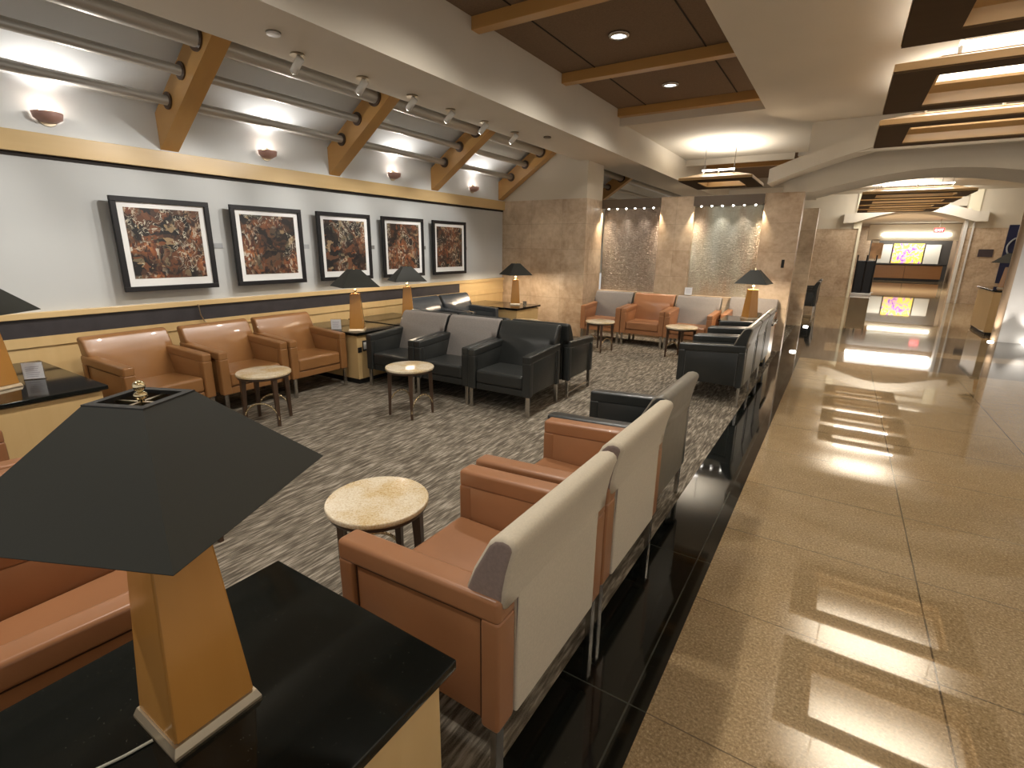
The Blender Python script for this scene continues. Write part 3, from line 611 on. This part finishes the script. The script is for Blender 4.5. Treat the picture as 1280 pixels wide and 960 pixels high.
def rev2(b, pr, seg, closed=False):
    rings = []
    for r, z in pr:
        rings.append([b.verts.new((0, 0, z))]*seg if r == 0 else [b.verts.new((r*math.cos(2*PI*k/seg), r*math.sin(2*PI*k/seg), z)) for k in range(seg)])
    n = len(pr)
    for i in range(n if closed else n-1):
        A, B = rings[i], rings[(i+1) % n]
        for k in range(seg):
            vs_ = [A[k], A[(k+1) % seg], B[(k+1) % seg], B[k]]; u = []
            for v in vs_:
                if v not in u: u.append(v)
            if len(u) > 2: b.faces.new(u)
    bmesh.ops.recalc_face_normals(b, faces=b.faces[:])
round_table('round stone topped table in the foreground beside the nearest tan armchair', -1.58, 1.38, 20)
round_table('round stone topped table before the middle cognac armchair', -4.16, 2.44, -8)
round_table('round stone topped table before the front black armchairs, mid room', -3.26, 3.33, 45)
round_table('round stone topped table before the leftmost water wall armchair', -3.03, 7.28, 30)
round_table('round stone topped table before the right water panel, beside the far black row', -1.84, 7.48, 20)
round_table('round stone topped table glimpsed behind the black group, before the slate armchairs', -3.98, 6.6, 45)
round_table('round table hidden under the big lampshade, only a foot showing', -2.79, 1.15, 5)

# ================================================================ TABLE LAMPS
def lamp(label, x, y, z, rz=0, srz=25, e=0, parent=None):
    t = thing('table_lamp', label, 'table lamp', (x, y, z), math.radians(rz), 'pyramid shaded table lamps')
    def body(b):
        A = [(-.070, -.070), (.070, -.070), (.070, .070), (-.070, .070)]
        frustum(b, (.078, .078), .022, (.052, .052), .42)
        bmesh.ops.bevel(b, geom=b.edges[:], offset=.004, segments=2, affect='EDGES')
    obj('base_plate', lambda b: (frustum(b, (.087, .087), .0, (.087, .087), .006), frustum(b, (.087, .087), .006, (.081, .081), .023)), mat('pale_base_metal', (.66, .54, .38), .28, .7), t, key='lp_base')
    obj('body', body, ORANGE, t, key='lp_body', smooth=True)
    obj('neck', lambda b: (cyl(b, (0, 0, .42), (0, 0, .432), .03, .018), cyl(b, (0, 0, .41), (0, 0, .69), .005), cyl(b, (0, 0, .44), (0, 0, .47), .016)), BRASS, t, key='lp_neck', smooth=True)
    bl = obj('bulb', lambda b: sphere(b, (0, 0, .53), .022, 1.5), BULB if e else WHITEM, t, key='lp_bulb%d' % bool(e), smooth=True, wn=False)
    sh = obj('lamp_shade', lambda b: frustum(b, (.2125, .2125), .50, (.058, .058), .684, cap=False), SHADE, t, key='lp_shade', rz=math.radians(srz)); md = sh.modifiers.new('s', 'SOLIDIFY'); md.thickness = .003
    def spid(b):
        for (x0, x1, y0, y1) in ((-.058, .058, -.058, -.044), (-.058, .058, .044, .058), (-.058, -.044, -.044, .044), (.044, .058, -.044, .044)): box(b, x0, x1, y0, y1, .680, .687)
        pass
    obj('shade_rim', spid, BLACKM, sh, key='lp_rim')
    obj('spider', lambda b: (box(b, -.05, .05, -.003, .003, .674, .679), box(b, -.003, .003, -.05, .05, .674, .679)), CHAMP, sh, key='lp_spider')
    obj('finial', lambda b: (sphere(b, (0, 0, .690), .011, .7), sphere(b, (0, 0, .707), .010), cyl(b, (0, 0, .675), (0, 0, .70), .004)), BRASS, t, key='lp_fin', smooth=True, wn=False)
    if e: light('POINT', 'lamp_glow', (x, y, z+.53), e, WARM, .045)
    return t
TT = .60
lamp('big black shaded table lamp on the near granite table, largest in the photo', -1.005, .36, TT, 0, 25)
lamp('table lamp cut by the left edge, on the left end table', -4.60, .86, TT, 20, 20)
lamp('table lamp beside the notice on the outlet end table, below the third picture', -4.62, 3.90, TT, 40, 30, 3)
lamp('table lamp behind the black group, below the fourth picture', -4.88, 5.0, TT, 40, 20, 4)
lamp('lit table lamp in the corner, glowing on the travertine column', -4.66, 7.38, TT, 30, 30, K_LAMP)
lamp('lit table lamp by the right water wall pilaster', -1.02, 7.95, TT, 45, 40, K_LAMP*1.3)
lamp('dim table lamp on the cabinet in the right background', 2.80, 13.9, .88, 20, 20)
tag(obj('power_cord', lambda b: tube(b, [(-1.0+.02*math.sin(k*.7)-.045*k*.5, .27-.045*k, TT+.004) for k in range(9)], .003, 6), mat('clear_cord', (.45, .45, .38), .4), smooth=True), 'thin clear power cord trailing from the big foreground lamp', 'cord')

# notices and little glasses
def notice(label, x, y, z, rz, w=.11, h=.12):
    t = thing('table_notice', label, 'notice', (x, y, z), math.radians(rz))
    obj('holder', lambda b: (box(b, -w/2-.004, w/2+.004, -.002, .03, 0, .004), box(b, -w/2-.004, w/2+.004, .006, .009, .004, h+.006)), ACRYL, t)
    p = obj('paper', lambda b: box(b, -w/2, w/2, .001, .005, .006, h), PAPER, t)
    def lines(b):
        for k in range(6): box(b, -w*.35, w*(.34-.05*(k % 3)), -.0004, .0012, h-.03-.014*k, h-.026-.014*k)
    obj('printed_lines', lines, INK, p)
notice('small white printed notice on the left end table beside the cut-off lamp', -4.70, 1.07, TT, 60)
notice('small white printed notice on the outlet end table beside its lamp', -4.82, 3.76, TT, 40)
notice('white printed notice on the ledge below the right water panel', -2.14, 8.90, .80, 0, .12, .13)
for x, y, l in ((-4.36, 7.20, 'small glass beside the lit corner lamp'), (-.90, 8.04, 'small glass beside the lit lamp by the water wall')):
    tag(obj('drinking_glass', lambda b: rev2(b, [(0, 0), (.03, 0), (.034, .085), (.030, .085), (.027, .008), (0, .008)], 18), mat('smoky_glass', (.6, .58, .52), .08, trans=.8), loc=(x, y, TT), smooth=True), l, 'glass')

# ================================================================ FAR END
t = thing('reception_desk', 'long wooden reception desk at the far end of the corridor', 'desk', (3.0, 36.6, 0))
obj('front_panel', lambda b: (box(b, -1.62, -.02, -.2, .3, .14, .86), box(b, .0, 1.62, -.2, .3, .14, .86)), DESKW, t); obj('counter_top', lambda b: box(b, -1.75, 1.75, -.32, .4, .86, .93), BLACKM, t); obj('kick_plinth', lambda b: box(b, -1.58, 1.58, -.15, .25, 0, .14), BLACKM, t)
def m_mural():
    n = N('bright_mural', .5); a, _ = n.noise(2.6, detail=3, dist=1.5); b, _ = n.noise(5, detail=4, dist=1)
    c = n.ramp(a, [(.32, (.16, .04, .5)), (.40, (.75, .35, .55)), (.48, (.9, .65, .08)), (.62, (.95, .78, .12)), (.72, (.22, .07, .6))], 'LINEAR')
    c = n.mix(n.ramp(b, [(.56, (0, 0, 0)), (.62, (.8, .8, .8))]), c, (.35, .15, .8))
    n.nt.links.new(c, n.b.inputs['Emission Color']); n.b.inputs['Emission Strength'].default_value = .4; return n.col(c)
tag(obj('mural_screen', lambda b: box(b, 2.35, 3.75, 37.40, 37.46, .96, 2.05), m_mural()), 'bright yellow and purple picture glowing behind the reception desk', 'screen')
tag(obj('light_cone_patch', lambda b: box(b, 1.5, 2.28, 37.42, 37.48, .95, 2.0), mat('light_cone_white', (.62, .62, .56), .5)), 'pale patch painted as a cone of light left of the bright picture', 'panel'); tag(obj('light_cone_patch', lambda b: box(b, 3.82, 4.5, 37.42, 37.48, .95, 2.0), MATS['light_cone_white']), 'pale patch painted as a cone of light right of the bright picture', 'panel')  # pale flat patches stand in for cones of light on the wall
struct('trim_8', lambda b: (box(b, .9, 5.2, 33.6, 34.1, 2.15, 2.95), box(b, 1.15, 1.45, 33.6, 34, 0, 2.2)), CREAM2)
tag(obj('ceiling_tube', lambda b: box(b, 1.5, 4.3, 33.50, 33.56, 2.38, 2.50), mat('cove_glow', (1, 1, 1), .5, emit=(1, .97, .85), es=5)), 'long white cove light above the reception desk', 'ceiling light')
light('AREA', 'desk_wash', (3, 36.6, 2.7), 60, NEUT, 3, (3, 37.4, 1.2), size_y=.3)
light('AREA', 'jamb_fill', (1.6, 20.2, 3.35), 30, NEUT, 2.4, (1.6, 21.4, 2.6), size_y=.2)  # unseen area lamp added to brighten the jambs of the opening
light('AREA', 'passage_fill', (2.2, 27, 2.9), 260, NEUT, 3, (2.2, 27, 0), size_y=2)  # unseen area lamp added to lift the dark passage
t = thing('exit_sign', 'small red lit EXIT sign hanging at the corridor opening', 'sign', (3.35, 29.6, 2.52))
obj('sign_box', lambda b: box(b, -.18, .18, -.03, .03, -.10, .10, .01), mat('exit_red', (.5, .02, .02), .4, emit=(1, .05, .06), es=1.6), t)
obj('hanger_rod', lambda b: cyl(b, (0, 0, .11), (0, 0, .49), .01), STEEL, t)
fc = bpy.data.curves.new('exit_letters', 'FONT'); fc.body = 'EXIT'; fc.size = .15; fc.align_x = 'CENTER'; fc.align_y = 'CENTER'; fc.extrude = .003
ft = bpy.data.objects.new('letters_source', fc); lm = bpy.data.meshes.new_from_object(ft); bpy.data.objects.remove(ft); lm.materials.clear(); lm.materials.append(mat('exit_white', (1, .8, .8), .4, emit=(1, .8, .8), es=2))
fo = bpy.data.objects.new('lettering', lm); COL.objects.link(fo); fo.parent = t; fo.rotation_euler = (PI/2, 0, 0); fo.location = (0, -.035, 0)
# kiosk / trolley by the passage
t = thing('luggage_trolley', 'tall black rack standing by the left side of the far opening', 'rack', (.72, 22.9, 0))
obj('back_board', lambda b: box(b, -.30, .30, .0, .3, .08, 1.25, .02), DSTEEL, t)
for s in (-.26, 0, .26): obj('upright', lambda b: cyl(b, (s, -.03, 0), (s*1.1, -.03, 1.45), .022, seg=10), DSTEEL, t, smooth=True)
obj('foot_bar', lambda b: box(b, -.32, .32, -.12, .3, 0, .08, .01), STEEL, t)
t = thing('poster_stand', 'small pink and yellow poster on a thin post beside the black rack', 'poster', (1.02, 24.6, 0))
obj('poster', lambda b: box(b, -.19, .19, -.02, .02, 1.30, 1.9), mat('pink_yellow_poster', (.75, .5, .35), .5, noise=(2.5, .5)), t)
obj('post', lambda b: (cyl(b, (0, 0, .01), (0, 0, 1.32), .02), cyl(b, (0, 0, 0), (0, 0, .02), .16)), STEEL, t)
tag(obj('wall_sign', lambda b: box(b, 3.5, 3.85, YF-.03, YF-.005, 1.45, 1.68), mat('dark_sign', (.06, .045, .05), .5)), 'small dark rectangular sign on the right travertine end wall', 'sign')
t = thing('emblem_banner', 'dark blue banner with pale ring emblem on the right end wall', 'banner', (4.45, YF-.04, 1.62))
obj('cloth', lambda b: box(b, -.38, .38, 0, .03, -.95, .78), NAVY, t)
def ringf(b): 
    g = bmesh.ops.create_circle(b, segments=36, radius=.34); 
    b.clear(); pts = [(.32*math.cos(2*PI*k/32), -.012, .12+.32*math.sin(2*PI*k/32)) for k in range(33)]; tube(b, pts, .022, 6)
obj('ring_emblem', ringf, mat('pale_emblem', (.38, .40, .42), .5), t)
tag(obj('intercom', lambda b: box(b, -.80, -.76, YW-.012, YW, 1.30, 1.42, .003), BLACKM), 'tiny black switch plate on the right water wall pilaster', 'switch')
